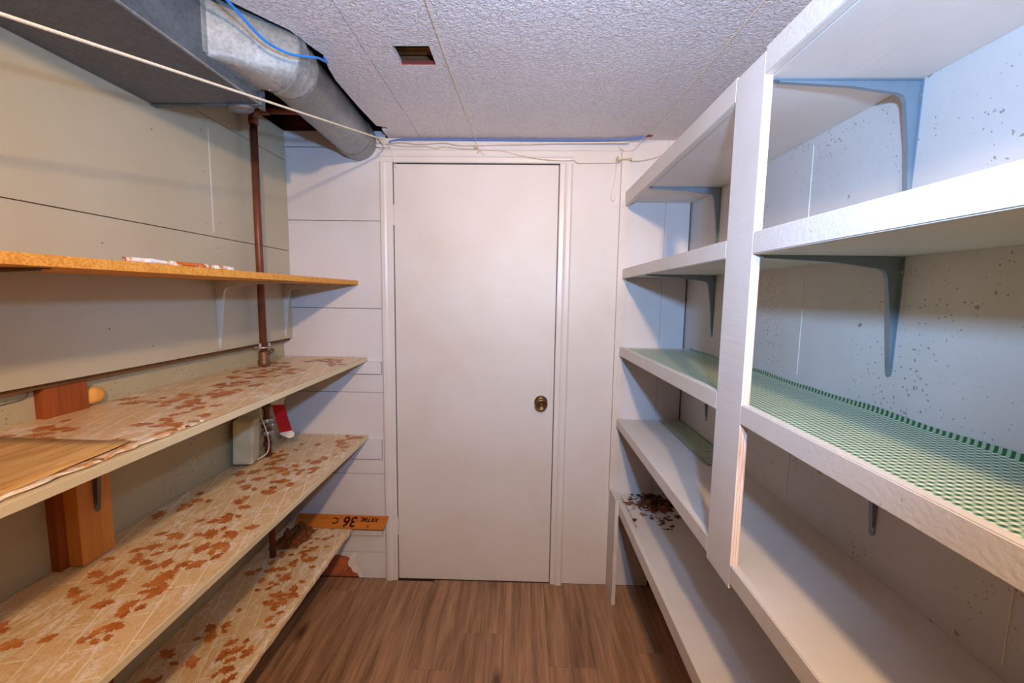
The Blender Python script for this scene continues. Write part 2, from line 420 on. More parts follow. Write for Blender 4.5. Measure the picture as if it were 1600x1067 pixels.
# rough cut edges: fibre lip along the duct cut-out and painted edges of the square hole
obj('cut_edge', Box(HX0, HX1, HY1 - .001, HY1 + .001, CZ + .0005, CZ + .0125), 'cutred', ceil)
obj('cut_edge', Box(HX0, HX1, HY0 - .001, HY0 + .001, CZ - .0006, CZ + .0125), 'cutgreen', ceil)
bm = bmesh.new(); cut = [(-.588, 1.345), (-.606, 1.29), (-.622, 1.225), (-.655, 1.180), (-.69, 1.13), (-.718, 1.09)]
pts = []
for (ax, ay), (bx, by) in zip(cut, cut[1:]):
    for k in range(6):
        t = k / 6; pts.append((ax + (bx - ax) * t - random.random() * .006, ay + (by - ay) * t + random.random() * .006))
prism(bm, [(-.586, 1.352)] + pts + [(-.720, 1.084), (-.688, 1.122), (-.652, 1.172), (-.618, 1.22), (-.602, 1.29)], 'Z', CZ + .001, CZ + .011)
obj('cut_edge', bm, 'cutdark', ceil)
# timber above the panels
struct('ceiling_subfloor', None, None, bm=Box(LC - .06, RW + .02, YN - .02, D + .1, TOP, TOP + .03), mat='subfloor')
for y in (-2.4, -1.95, -1.5, -1.1, -.7, -.35, .1, .55, 0.98, 1.63):
    struct('ceiling_joist', None, None, bm=Box(LC - .06, RW + .02, y, y + .04, 2.145 if y > 1 else 2.16, TOP), mat='joist')
struct('ceiling_joist', None, None, bm=Box(-.45, .1, 1.37, 1.41, 2.118, TOP), mat='furring')
struct('ceiling_joist', None, None, bm=Box(-.45, .1, 1.43, 1.46, 2.10, TOP), mat='furring')
struct('ceiling_joist', None, None, bm=Box(LC - .06, RW + .02, D, D + .04, 2.113, TOP), mat='joist')
struct('ceiling_joist', None, None, bm=Box(LC - .06, LC - .01, YN, D, 2.113, TOP), mat='joist')
struct('ceiling_joist', None, None, bm=Box(RW, RW + .02, YN, D, CZ + .0125, TOP), mat='joist')
struct('ceiling_joist', None, None, bm=Box(LC - .06, RW + .02, YN - .02, YN, CZ + .0125, TOP), mat='joist')

# ------------------------------------------------------------------ walls
wl = struct('wall_left', 'left wall of beige painted panels above bare grey concrete', 'wall', (LC, 0.4, 0))
obj('concrete_base', Box(LC - .05, LC, YN, D, 0, 2.113), 'concrete_left', wl)
obj('furring_strip', Box(LC, LW - .0125, YN, D, 1.177, 1.21), 'furring', wl)
obj('furring_strip', Box(LC, LW - .0125, YN, D, 1.56, 1.62), 'furring', wl)
obj('furring_strip', Box(LC, LW - .0125, YN, D, 1.95, 2.113), 'furring', wl)
g = .0012
for (y0, y1, z0, z1) in ((YN, D, 1.188, 1.588), (YN, .316, 1.588, 1.985), (.316, 1.535, 1.588, 1.985), (1.535, D, 1.588, 1.985), (YN, D, 1.985, 2.113)):
    obj('wall_panel', Box(LW - .012, LW, y0 + g / 2, y1 - g / 2, z0 + g, z1 - g, .0008), 'panel_paint', wl)
obj('joint_filler', Box(LW, LW + .0012, 1.533, 1.538, 1.60, 1.945, 0), 'casing_paint', wl)
for (y, z) in ((1.50, 1.93), (1.57, 1.90), (1.505, 1.80), (1.57, 1.64), (1.50, 1.63), (1.55, 1.55), (.6, 1.79), (1.12, 1.52), (1.12, 1.30), (1.9, 1.93), (1.93, 1.71), (1.30, 1.86), (1.25, 1.24), (1.88, 1.80)):
    obj('nail_head', Lathe([(.0022, 0), (.0022, .0006), (.001, .0009)], 8, Matrix.Translation((LW, y, z)) @ Matrix.Rotation(math.pi / 2, 4, 'Y')), 'wire_dark', wl)

wr = struct('wall_right', 'white painted concrete wall pitted with small dark holes', 'wall', bm=Box(RW, RW + .06, YN, D + .03, 0, 2.10), mat='concrete_right')
for (y, z0, z1) in ((1.198, .86, 1.14), (1.196, 1.20, 1.46), (1.204, 1.56, 1.80), (.638, .85, 1.14)):
    obj('form_ridge', Tube([(RW, y + .001, z0), (RW - .0008, y, (z0 + z1) / 2), (RW, y + .002, z1)], .0016, 6), 'plaster', wr)
struct('wall_front', None, None, bm=Box(LC - .06, RW + .06, YN - .05, YN, 0, 2.113), mat='wall_front')

wb = struct('wall_back', 'back wall of white painted horizontal boards around the door', 'wall', (0, D, 0))
obj('backing', Box(LC - .05, RW + .06, D + .014, D + .03, 0, 2.113), 'dark', wb)
zs = [0.136, .536, .935, 1.33, 1.726, 2.045]
obj('wall_board', Prism([(-.648, .001), (-.784, .001), (-.79, .022), (-.815, .03), (-.822, .05), (-.832, .058), (-.836, .078), (-.826, .10), (-.85, .112), (-.90, .118), (-1.078, .120), (-1.078, .1345), (-.648, .1345)], 'Y', D, D + .012), 'board_paint', wb)
obj('exposed_patch', Box(-1.10, -.775, D + .008, D + .0138, .0, .125), 'brick_red', wb)
bm = bmesh.new(); prism(bm, [(-.770, .003), (-.784, .002), (-.792, .024), (-.815, .031), (-.824, .052), (-.836, .059), (-.839, .079), (-.829, .102), (-.815, .128), (-.795, .130), (-.805, .09), (-.80, .065), (-.78, .04)], 'Y', D - .0012, D + .002)
obj('torn_paint_edge', bm, 'plaster', wb)
for z0, z1 in zip(zs, zs[1:]):
    obj('wall_board', Box(LC, -.648, D, D + .012, z0 + .0012, z1 - .0012, .0008), 'board_paint', wb)
obj('top_plate', Box(LC, -.62, D - .006, D + .012, 2.0465, 2.113, .001), 'board_paint', wb)
obj('wall_board', Box(-.648, .4304, D, D + .012, 2.038, CZ + .002, .0006), 'board_paint', wb)
obj('wall_panel', Box(.213, .4304, D, D + .012, .001, 2.0375, .0008), 'door_paint', wb)
obj('wall_panel', Box(.4305, .629, D, D + .012, .001, CZ, .0006), 'board_paint', wb)
obj('wall_panel', Box(.630, .738, D, D + .012, .03, CZ, .0006), 'board_paint', wb)

# door and casing
d1 = struct('door_1', 'flat white painted door with brass knob', 'door', (-.217, D, 0))
obj('door_panel', Box(-.586, .152, D + .001, D + .013, .004, 1.976, .0012), 'door_paint', d1)
KM = Matrix.Translation((.094, D, .905)) @ Matrix.Rotation(math.pi / 2, 4, 'X')
kn = obj('door_knob', Lathe([(.010, .012), (.010, .028), (.020, .036), (.027, .046), (.0285, .054), (.025, .061), (.019, .0635), (.018, .0615), (.012, .0625), (.011, .060), (.006, .0615)], 28, KM), 'old_brass', d1, True)
obj('rosette', Lathe([(.030, -.001), (.031, .003), (.028, .007), (.018, .010), (.012, .013)], 28, KM), 'old_brass', kn, True)
for z0, z1 in ((1.708, 1.798), (.232, .322)):
    h = obj('hinge', Box(-.592, -.583, D - .002, D + .004, z0, z1, .0004), 'steel', d1)
    for k in range(3):
        a = z0 + (z1 - z0) * k / 3
        obj('knuckle', Lathe([(.0042, a + .001), (.0042, a + (z1 - z0) / 3 - .001)], 10, Matrix.Translation((-.5885, D - .003, 0))), 'trim_paint', h)
obj('strike_plate', Box(.153, .1545, D - .001, D + .006, .885, .925), 'old_brass', d1)
tr = struct('trim_1', 'white moulded casing around the door', 'trim', (-.217, D, 0))
def casing_prof(i, o_):   # across-width profile: inner edge i, outer edge o_
    s = 1 if o_ > i else -1; wd = abs(o_ - i)
    return [(i, D + .012), (i, D - .006), (i + s * .004, D - .009), (i + s * wd * .38, D - .010), (i + s * wd * .46, D - .014), (i + s * wd * .60, D - .017), (i + s * wd * .86, D - .017), (i + s * wd * .96, D - .013), (o_, D - .008), (o_, D + .012)]
obj('casing_board', Prism(casing_prof(-.590, -.648), 'Z', 0, 1.980), 'casing_paint', tr)
obj('casing_board', Prism(casing_prof(.155, .213), 'Z', 0, 1.980), 'casing_paint', tr)
obj('casing_board', Prism([(p[1], p[0]) for p in casing_prof(1.981, 2.037)], 'X', -.648, .213), 'casing_paint', tr)
obj('door_threshold', Box(-.59, .155, D - .0005, D + .013, 0, .003), 'floor_gap', tr)

# ------------------------------------------------------------------ brackets
def bracket_bm(wall_x, y, z, s, arm=.29, leg=.24, w=.022):
    """pressed-steel shelf bracket: s=+1 arm points to +x, z = underside of the shelf"""
    bm = bmesh.new(); X = lambda t: wall_x + s * t
    # flat flanges that taper to rounded tips
    def flange(pts2, f0, f1, horizontal):
        vs0 = [bm.verts.new((X(a), y + b, z - f0) if horizontal else (X(f0), y + b, z - a)) for a, b in pts2]
        vs1 = [bm.verts.new((X(a), y + b, z - f1) if horizontal else (X(f1), y + b, z - a)) for a, b in pts2]
        bm.faces.new(vs0); bm.faces.new(vs1[::-1])
        for i in range(len(pts2)): j = (i + 1) % len(pts2); bm.faces.new((vs0[i], vs1[i], vs1[j], vs0[j]))
    def outl(L): return [(.002, -w / 2), (L - .012, -w * .34), (L - .003, -w * .24), (L, 0), (L - .003, w * .24), (L - .012, w * .34), (.002, w / 2)]
    flange(outl(arm), .0004, .0024, True); flange(outl(leg), .0004, .0024, False)
    # pressed rib, deep at the corner and thin at the tips
    rib = [(.002, .002), (arm - .02, .002), (arm - .02, .005), (arm * .45, .012), (.055, .022), (.041, .024), (.031, .029), (.026, .040), (.014, leg * .5), (.005, leg - .02), (.002, leg - .02)]
    for yy, sg in ((y - .0045, 1), (y + .0045, -1)): pass
    a = [bm.verts.new((X(p), y - .005, z - q)) for p, q in rib]; b = [bm.verts.new((X(p), y + .005, z - q)) for p, q in rib]
    bm.faces.new(a); bm.faces.new(b[::-1])
    for i in range(len(rib)): j = (i + 1) % len(rib); bm.faces.new((a[i], b[i], b[j], a[j]))
    return bm
def screw(bm_loc, rot): return Lathe([(.0035, 0), (.0035, .0012), (.002, .002)], 10, Matrix.Translation(bm_loc) @ rot)
def bracket(parent, wall_x, y, z, s, mat, arm=.29, leg=.24):
    b = obj('bracket', bracket_bm(wall_x, y, z, s, arm, leg), mat, parent)
    if s < 0: obj('screw', screw((wall_x + s * .0026, y - .008, z - .03), Matrix.Rotation(math.pi / 2 * s, 4, 'Y')), 'chrome', b)
    return b

# ------------------------------------------------------------------ left shelves
NEAR = -1.0
s1 = thing('wall_shelf', 'narrow orange particle-board shelf, topmost on the left wall', 'shelf', (-.91, .5, 1.438), 'shelves on the left wall')
# notch at the back lets the copper pipe pass
obj('board', Prism([(-.756, NEAR), (-.756, D - .004), (LW + .001, D - .004), (LW + .001, 1.748), (-1.013, 1.748), (-1.013, 1.706), (LW + .001, 1.706), (LW + .001, NEAR)], 'Z', 1.438, 1.457, .0006), 'particle', s1)
for y in (-.05, .735, 1.536, 1.972): bracket(s1, LW, y, 1.4378, 1, 'bracket_white' if y > 1 else 'bracket_dark', .275, .24)

def maple(sz):
    half = [(0, 1.0), (.13, .66), (.34, .74), (.28, .34), (.52, .52), (.60, .42), (.96, .40), (.78, .16), (.88, .02), (.46, -.18), (.52, -.38), (.05, -.30)]
    o = [(x * sz * random.uniform(.85, 1.15), y * sz * random.uniform(.9, 1.1)) for x, y in half]
    l = [(-x, y) for x, y in o[1:]][::-1]
    return o + [(.02 * sz, -.8 * sz), (-.02 * sz, -.8 * sz)] + l
def lined_shelf(label, x_front, ztop, thick, loc, seed, board_mat, clusters, wrap=0.0, front_in=0.004, ynear=NEAR, notch=None, xback=LC + .001, torn=False):
    random.seed(seed)
    t = thing('wall_shelf', label, 'shelf', loc, 'shelves on the left wall')
    if notch: outline = [(x_front, ynear), (x_front, D - .003), (xback, D - .003)] + notch + [(xback, ynear)]
    else: outline = [(x_front, ynear), (x_front, D - .003), (xback, D - .003), (xback, ynear)]
    obj('board', Prism(outline, 'Z', ztop - thick, ztop, .0008), board_mat, t)
    hgt = lambda x, y: ztop + .0012 + .0011 * noise.noise(Vector((x * 9, y * 7, seed))) + .0005 * noise.noise(Vector((x * 40, y * 33, seed)))
    bm = bmesh.new(); nx, ny = 14, 120; y0, y1 = ynear + .01, D - .004; G = []
    def fx(y):
        if torn: return x_front - front_in - (.012 + .012 * noise.noise(Vector((y * 11, 3, seed))) + .006 * noise.noise(Vector((y * 45, 3, seed)))) * max(0, min(1, (1.02 - y) / .2)) + .003 * noise.noise(Vector((y * 25, 9, seed)))
        return x_front - front_in + .0015 * noise.noise(Vector((y * 20, 9, seed)))
    for j in range(ny + 1):
        y = y0 + (y1 - y0) * j / ny; rowv = []
        for i in range(nx + 1):
            x = xback + .002 + (fx(y) - xback - .002) * i / nx; rowv.append(bm.verts.new((x, y, hgt(x, y))))
        if wrap: rowv.append(bm.verts.new((x_front + .001, y, ztop - .002))); rowv.append(bm.verts.new((x_front + .0012, y, ztop - wrap * (1 + .5 * noise.noise(Vector((y * 18, 1, seed)))))))
        G.append(rowv)
    for a, b in zip(G, G[1:]):
        for i in range(len(a) - 1): bm.faces.new((a[i], a[i + 1], b[i + 1], b[i]))
    ln = obj('shelf_liner', bm, 'liner', t, True)
    bm = bmesh.new(); placed = []; n = 0
    for (cx, cy, cnt, spread) in clusters:
        for k in range(cnt):
            sz = random.uniform(.017, .027) * (1.25 if k < cnt * .45 else .75)
            x = cx + random.gauss(0, spread * .55); y = cy + random.gauss(0, spread * 1.1)
            if any((x - a_) ** 2 + (y - b_) ** 2 < (.92 * max(sz, c_)) ** 2 for a_, b_, c_ in placed): continue
            placed.append((x, y, sz))
            m = sz * 1.05
            if not (xback + m < x < fx(y) - m * .9 and y0 + m < y < y1 - m): continue
            a = random.uniform(0, 6.28); ca, sa = math.cos(a), math.sin(a)
            lift = .0004 + n * .000012
            f = [bm.verts.new((x + px * ca - py * sa, y + px * sa + py * ca, hgt(x + px * ca - py * sa, y + px * sa + py * ca) + lift)) for px, py in maple(sz)]
            bm.faces.new(f); n += 1
    lp = obj('leaf_print', bm, 'leaf', ln); lp['kind'] = 'stuff'
    return t
def rand_clusters(x0, x1, y0, y1, step, seed):
    r = random.Random(seed); out = []; y = y0; k = 0
    while y < y1:
        out.append((x0 + (x1 - x0) * (r.random() * .45 + (.5 if k % 2 else .05)), y, r.randint(11, 17), r.uniform(.045, .065)))
        if r.random() < .8: out.append((r.uniform(x0, x1), y + r.uniform(.03, .1), r.randint(2, 4), .05))
        y += step * r.uniform(.8, 1.2); k += 1
    return out
PN = [(LC + .001, 1.752), (-1.005, 1.752), (-1.005, 1.702), (LC + .001, 1.702)]
s2 = lined_shelf('leaf-papered shelf below the orange particle-board shelf, with wood-grain sheet on it', -.72, 1.102, .018, (-.92, .5, 1.084), 3, 'cream_board', rand_clusters(-1.06, -.76, .86, 2.0, .15, 21) + [(-.76, .80, 6, .03), (-.75, .95, 6, .03), (-.93, 1.30, 12, .07), (-1.0, .84, 5, .05)], notch=PN, torn=True)
s3 = lined_shelf('leaf-papered shelf with white plastic box at the back, third from the top', -.722, .728, .018, (-.92, .5, .71), 5, 'cream_board', rand_clusters(-1.06, -.76, .35, 2.0, .17, 34) + [(-.86, .92, 16, .07), (-.78, 1.12, 9, .04), (-.88, 1.32, 9, .06), (-.82, 1.62, 12, .06), (-.98, .95, 10, .05), (-.76, 1.98, 3, .02)], notch=PN)
s4 = lined_shelf('lowest leaf-papered shelf, just above the floor on the left', -.79, .292, .016, (-.95, .6, .276), 8, 'cream_board', rand_clusters(-1.06, -.82, .5, 2.0, .15, 55) + [(-.86, 1.22, 14, .05), (-.88, 1.75, 12, .05), (-.87, 1.5, 7, .04), (-.90, 1.98, 4, .03)], wrap=.016, front_in=.0)
# painted cleats on the back wall carry the shelf ends
for sh, z0, z1, xr in ((s2, 1.026, 1.0835, -.652), (s3, .616, .7095, -.655), (s4, .232, .2755, -.66)):
    obj('cleat', Box(LC + .001, xr, D - .020, D - .0005, z0, z1, .0012), 'board_paint', sh)
for sh, z in ((s3, .709), (s4, .275)):
    for y in (-.4, 1.0): 
        pass
# torn, crinkled paper along the front of the second shelf
random.seed(12)
bm = bmesh.new(); y = .40
prev = None
while y < 1.0:
    wv = .010 + .010 * noise.noise(Vector((y * 23, 5, 2))) + random.random() * .006
    xo = -.724 - random.random() * .004; zt = 1.1045 + random.random() * .004
    cur = [bm.verts.new((xo - .022 - wv, y, 1.1042)), bm.verts.new((xo - wv * .6, y + random.uniform(-.004, .004), zt + random.random() * .004)), bm.verts.new((xo - random.random() * .006, y + random.uniform(-.004, .004), zt - .001))]
    if prev and random.random() < .93:
        for i in (0, 1): bm.faces.new((prev[i], prev[i + 1], cur[i + 1], cur[i]))
    prev = cur; y += random.uniform(.010, .022)
obj('torn_paper_edge', bm, 'tornpaper', s2)

# loose wood-grain vinyl sheet on the second shelf
bm = bmesh.new(); G = []
ed = [(NEAR + .05, -.735), (.40, -.732), (.574, -.738), (.64, -.745), (.714, -.752), (.78, -.757), (.822, -.762)]
def fxs(y):
    for (a, xa), (b, xb) in zip(ed, ed[1:]):
        if a <= y <= b: return xa + (xb - xa) * (y - a) / (b - a)
    return ed[-1][1]
for j in range(61):
    y = ed[0][0] + (ed[-1][0] - ed[0][0]) * j / 60; r_ = []
    for i in range(9):
        t = i / 8; x = -1.042 + (fxs(y) + .0015 * noise.noise(Vector((y * 30, 0, 1))) + 1.042) * t
        yy = y + (.012 * (1 - t) if j == 60 else 0)
        r_.append(bm.verts.new((x, yy, 1.1062 + .0022 * t ** 4 * (1 + noise.noise(Vector((y * 9, 2, 0)))) + .0006 * noise.noise(Vector((x * 8, y * 6, 0))))))
    G.append(r_)
for a, b in zip(G, G[1:]):
    for i in range(8): bm.faces.new((a[i], a[i + 1], b[i + 1], b[i]))
ws = obj('wood_grain_sheet', bm, 'wood_sheet', None, True)
sol = ws.modifiers.new('thickness', 'SOLIDIFY'); sol.thickness = .0008; sol.offset = 1
tag(ws, 'honey-coloured wood-grain vinyl sheet lying on the leaf-papered shelf', 'vinyl sheet')

# curled paper strip on the top shelf
bm = bmesh.new(); pts = []; rr = []
for k in range(34):
    y = .868 + .312 * k / 33
    pts.append((-.790 + .003 * noise.noise(Vector((y * 14, 0, 0))), y, 1.4635 + .0012 * noise.noise(Vector((y * 20, 4, 0))))); rr.append(.0052 + .0014 * noise.noise(Vector((y * 40, 7, 1))))
tube(bm, pts, rr, 10, False)
for k, (yy) in enumerate((.90, .985, 1.06, 1.12, 1.165)):
    a = bm.verts.new((-.786, yy, 1.4585)); b = bm.verts.new((-.772, yy + .012, 1.4590)); c = bm.verts.new((-.785, yy + .03, 1.4660)); d = bm.verts.new((-.79, yy + .015, 1.4672)); bm.faces.new((a, b, c, d))
rs = obj('curled_paper_strip', bm, 'rollpaper', None, True)
tag(rs, 'curled strip of white and orange leaf paper on the orange shelf', 'paper strip')

# timber uprights behind the shelves
ub = bmesh.new(); box(ub, LC + .0005, LC + .024, .966, 1.068, 0, 1.1765)
bo = obj('timber_upright', ub, 'stud_red')
tag(bo, 'dark reddish flat board fixed upright to the concrete behind the shelves', 'timber')
ub = bmesh.new(); box(ub, LC + .0245, -1.056, .985, 1.070, .7325, 1.083)
bo = obj('timber_upright', ub, 'stud_pine')
tag(bo, 'lighter orange timber block with metal bracket between two papered shelves', 'timber')
bb = obj('bracket', bracket_bm(-1.056, 1.032, 1.083, 1, .26, .235), 'bracket_dark', bo)
# foam lump
bm = bmesh.new(); bmesh.ops.create_icosphere(bm, subdivisions=3, radius=.03)
for v in bm.verts:
    v.co *= 1 + .14 * noise.noise(v.co * 40); v.co.x *= .45; v.co.z *= .75
bmesh.ops.translate(bm, verts=bm.verts, vec=(LC + .010, 1.093, 1.130))
tag(obj('foam_lump', bm, 'foam', None, True), 'pale orange foam lump on the concrete beside the reddish board', 'foam')
tag(obj('loose_wire', Tube(spline([(LC + .002, .55, 1.146), (LC + .006, .80, 1.150), (LC + .003, .90, 1.153), (LC + .004, .945, 1.158), (LC + .004, .953, 1.176)], 6), .0011, 6), 'wire_dark'), 'thin dark wire hanging along the concrete left of the reddish board', 'wire')

# ------------------------------------------------------------------ copper pipe
PX, PY = -1.030, 1.727
cp = thing('copper_pipe', 'brown copper water pipe running up the left wall behind the shelves', 'pipe', (PX, PY, .2925))
obj('pipe_length', Tube([(PX, PY, 1.13), (PX, PY, 2.045)], .0135, 16), 'copper', cp, True)
obj('pipe_length', Tube([(PX, PY, .735), (PX, PY, 1.13)], .0125, 16), 'copper', cp, True)
obj('pipe_length', Tube([(PX, PY, .2925), (PX, PY, .735)], .0125, 16), 'copper', cp, True)
obj('elbow', Tube([(PX, PY, 2.03), (PX, PY, 2.05), (PX + .004, PY, 2.066), (PX + .016, PY, 2.078), (PX + .03, PY, 2.082), (PX + .06, PY, 2.082)], .0175, 16), 'copper', cp, True)
obj('pipe_length', Tube([(PX + .05, PY, 2.082), (-.87, PY + .02, 2.088), (-.848, PY + .022, 2.096), (-.838, PY + .024, 2.118), (-.838, PY + .024, TOP - .001)], .0135, 16), 'copper', cp, True)
obj('coupling', Lathe([(.0165, 1.104), (.022, 1.108), (.022, 1.128), (.0185, 1.132), (.0185, 1.16), (.0165, 1.165)], 18, Matrix.Translation((PX, PY, 0))), 'brass_fit', cp, True)
cl = obj('pipe_clamp', Lathe([(.016, 1.178), (.034, 1.179), (.035, 1.183), (.016, 1.185)], 18, Matrix.Translation((PX, PY, 0))), 'chrome', cp, True)
for dy, dz in ((-.03, .01), (.032, .006)): obj('clamp_screw', Lathe([(.0045, 1.176), (.0055, 1.182), (.0055, 1.188 + dz), (.003, 1.191 + dz)], 10, Matrix.Translation((PX + .004, PY + dy, 0))), 'chrome', cl)
obj('valve_stem', Tube([(PX + .008, PY, 1.15), (PX + .026, PY + .012, 1.165), (PX + .032, PY + .016, 1.172)], .007, 10), 'brass_fit', cp, True)
# union fittings between the papered shelves
for z0, r_, m_ in ((.775, .017, 'copper'), (.822, .022, 'chrome'), (.850, .021, 'brass_fit'), (.874, .024, 'chrome'), (.93, .018, 'copper')):
    obj('union_fitting', Lathe([(r_ * .85, z0), (r_, z0 + .003), (r_, z0 + .015), (r_ * .85, z0 + .018)], 12, Matrix.Translation((PX, PY, 0))), m_, cp, True)
obj('stop_valve', Tube([(PX - .01, PY, .865), (PX + .02, PY - .01, .868), (PX + .038, PY - .018, .870)], .010, 12), 'chrome', cp, True)

# white box, cord, red tag
pb = thing('plastic_box', 'aged white plastic control box at the back of the papered shelf', 'control box', (-1.055, 1.60, .7305))
bm = Box(-.036, .036, -.040, .040, 0, .172, .009); bmesh.ops.transform(bm, matrix=Matrix.Translation((-1.074, 1.650, .738)) @ Matrix.Rotation(math.radians(14), 4, 'Z') @ Matrix.Rotation(math.radians(3), 4, 'Y'), verts=bm.verts)
obj('housing', bm, 'plastic', pb)
bm = Box(-.030, .030, -.0425, -.0395, .012, .095, .001); bmesh.ops.transform(bm, matrix=Matrix.Translation((-1.074, 1.650, .738)) @ Matrix.Rotation(math.radians(14), 4, 'Z') @ Matrix.Rotation(math.radians(3), 4, 'Y'), verts=bm.verts)
obj('cover', bm, 'plastic', pb)
obj('power_cord', Tube(spline([(-1.0, 1.69, 1.082), (-1.0, 1.685, 1.03), (-1.014, 1.675, .97), (-1.022, 1.67, .925), (-1.008, 1.675, .87), (-.998, 1.68, .81), (-1.004, 1.675, .765), (-1.03, 1.65, .745)], 8), .0024, 8), 'cable_white', pb, True)
tg = thing('warning_tag', 'red tag with white ends hanging on the copper pipe', 'tag', (-.985, 1.735, .80))
def tagpiece(name, pts, mat, th=.0012):
    # pts in the tag's own plane: u across, v down; hung from the pipe and twisted
    o0 = Vector((-1.010, 1.722, 1.0)); U = Vector((.86, .50, -.05)).normalized(); V = Vector((.10, .10, -1.0)).normalized(); N = U.cross(V).normalized()
    bm = bmesh.new(); a = [bm.verts.new(o0 + U * u * 1.3 + V * v) for u, v in pts]; b = [bm.verts.new(o0 + U * u * 1.3 + V * v + N * th) for u, v in pts]
    bm.faces.new(a); bm.faces.new(b[::-1])
    for i in range(len(pts)): j = (i + 1) % len(pts); bm.faces.new((a[i], b[i], b[j], a[j]))
    return obj(name, bm, mat, tg)
tagpiece('red_band', [(-.002, .055), (.032, .055), (.040, .170), (.004, .176)], 'red')
tagpiece('lower_end', [(.004, .176), (.040, .170), (.046, .186), (.040, .198), (.028, .203), (.006, .186)], 'tagwhite')
tagpiece('upper_end', [(-.004, .045), (-.008, .030), (.02, .005), (.045, .0), (.046, .015), (.034, .040), (.032, .055), (-.002, .055)], 'tagwhite')

# stamped lath against the back wall
st = thing('stamped_lath', 'orange wooden lath with dark stamped numbers leaning behind the lowest shelf', 'lath', (-.85, 1.98, .293))
A = Vector((-1.06, 1.958, .2965)); Bv = Vector((-.634, 1.953, .2955)); upv = Vector((0, .046, .044)); nv = upv.cross(Vector((1, 0, 0))).normalized(); nv = -nv if nv.y > 0 else nv
bm = bmesh.new(); c4 = [A, Bv, Bv + upv + Vector((.012, 0, 0)), A + upv]
a = [bm.verts.new(p) for p in c4]; b = [bm.verts.new(p + nv * .005) for p in c4]
bm.faces.new(a); bm.faces.new(b[::-1])
for i in range(4): j = (i + 1) % 4; bm.faces.new((a[i], b[i], b[j], a[j]))
obj('lath_strip', bm, 'stick', st)
def stamp(txt, size, u, v, bold=0.0, shear=0.0):
    cu = bpy.data.curves.new('stamp', 'FONT'); cu.body = txt; cu.size = size; cu.offset = bold; cu.shear = shear; cu.align_x = 'CENTER'; cu.align_y = 'CENTER'
    o = bpy.data.objects.new('tmp', cu); COL.objects.link(o); dg = bpy.context.evaluated_depsgraph_get()
    me = bpy.data.meshes.new_from_object(o.evaluated_get(dg)); bpy.data.objects.remove(o)
    bm = bmesh.new(); bm.from_mesh(me); bpy.data.meshes.remove(me)
    ex = (Bv - A).normalized(); ey = upv.normalized()
    for vt in bm.verts:     # printed upside down on the lath
        vt.co = A + ex * (u - vt.co.x) + ey * (v - vt.co.y) + nv * .0053
    o = obj('stamp', bm, 'ink', st, False, False); return o
stamp('36', .066, .262, .034, .0018, .15)
stamp('XRTML', .028, .352, .045, .0009, .25)
stamp('S', .020, .350, .015, .0004)
stamp('C', .040, .19, .036, .001)

# crumpled paper at the back of the lowest shelf
random.seed(4)
bm = bmesh.new(); G = []
for a in range(25):
    r_ = []
    for b in range(13):
        u, v = a / 24, b / 12
        x = -1.075 + .12 * v + .02 * u; y = 1.77 + .165 * u
        q = Vector((x * 22, y * 22, 1.3)); fold = abs(noise.noise(q)) + .5 * abs(noise.noise(q * 2.3)) + .25 * abs(noise.noise(q * 5))
        edge = min(1, 5 * min(u, v, 1 - u, 1 - v) + .15)
        r_.append(bm.verts.new((x + .012 * noise.noise(q * 1.7), y + .012 * noise.noise(q * 1.9 + Vector((4, 0, 0))), .2965 + .085 * fold * edge)))
    G.append(r_)
for a, b in zip(G, G[1:]):
    for i in range(12): bm.faces.new((a[i], a[i + 1], b[i + 1], b[i]))
tag(obj('crumpled_paper', bm, 'litter', None), 'crumpled brown heap of old paper at the back of the lowest shelf', 'paper')

# ------------------------------------------------------------------ duct
du = thing('supply_duct', 'galvanised rectangular trunk duct with round branch under the ceiling', 'duct', (-.9, .5, 1.93))
TX = -.762; TB = 1.931; TE = 1.318
obj('trunk', Box(LW + .0015, TX, YN, TE, TB, 2.142, .001), 'galv_dull', du)
obj('seam_flange', Box(TX, TX + .006, YN, TE, TB + .001, TB + .004), 'galv', du)
obj('end_flange', Box(LW + .0015, TX + .012, TE - .018, TE + .002, TB - .004, TB - .0005), 'galv_dull', du)
obj('end_flange', Box(TX + .0005, TX + .010, TE - .010, TE + .006, TB - .010, 2.0), 'galv_dull', du)
obj('boot_flange', Box(TX + .0005, TX + .0035, 1.088, 1.102, 1.962, 2.13), 'galv', du)
bm = bmesh.new(); bmesh.ops.create_icosphere(bm, subdivisions=2, radius=.03)
for v in bm.verts: v.co *= 1 + .2 * noise.noise(v.co * 50); v.co.z *= .5; v.co.y *= .7; v.co.x *= 1.4
bmesh.ops.translate(bm, verts=bm.verts, vec=(-.815, TE - .005, TB - .006)); obj('sealant', bm, 'galv_dull', du, True)
# transition boot: rectangle on the trunk side lofted to a round collar
PC0 = Vector((-.694, 1.350, 2.050)); PC1 = Vector((-.742, D + .006, 2.071)); PR = .083
ax = (PC1 - PC0).normalized()
Cc = Vector((-.684, 1.278, 2.038)); nrm = Vector((.42, .90, .0)).normalized()
def ring(c, n, r, seg=40, ph=0):
    h = Vector((0, 0, 1)); s_ = n.cross(h).normalized(); h2 = s_.cross(n)
    return [c + s_ * (r * math.cos(2 * math.pi * k / seg + ph)) + h2 * (r * math.sin(2 * math.pi * k / seg + ph)) for k in range(seg)]
circ = ring(Cc, nrm, PR + .002)
def rect_pt(k, seg=40):
    a = 2 * math.pi * k / seg; c, s_ = math.cos(a), math.sin(a); m = max(abs(c), abs(s_)); u, v = c / m, s_ / m
    return Vector((TX, 1.20 - u * .100 , 2.038 + v * .077))
bm = bmesh.new(); rings = []
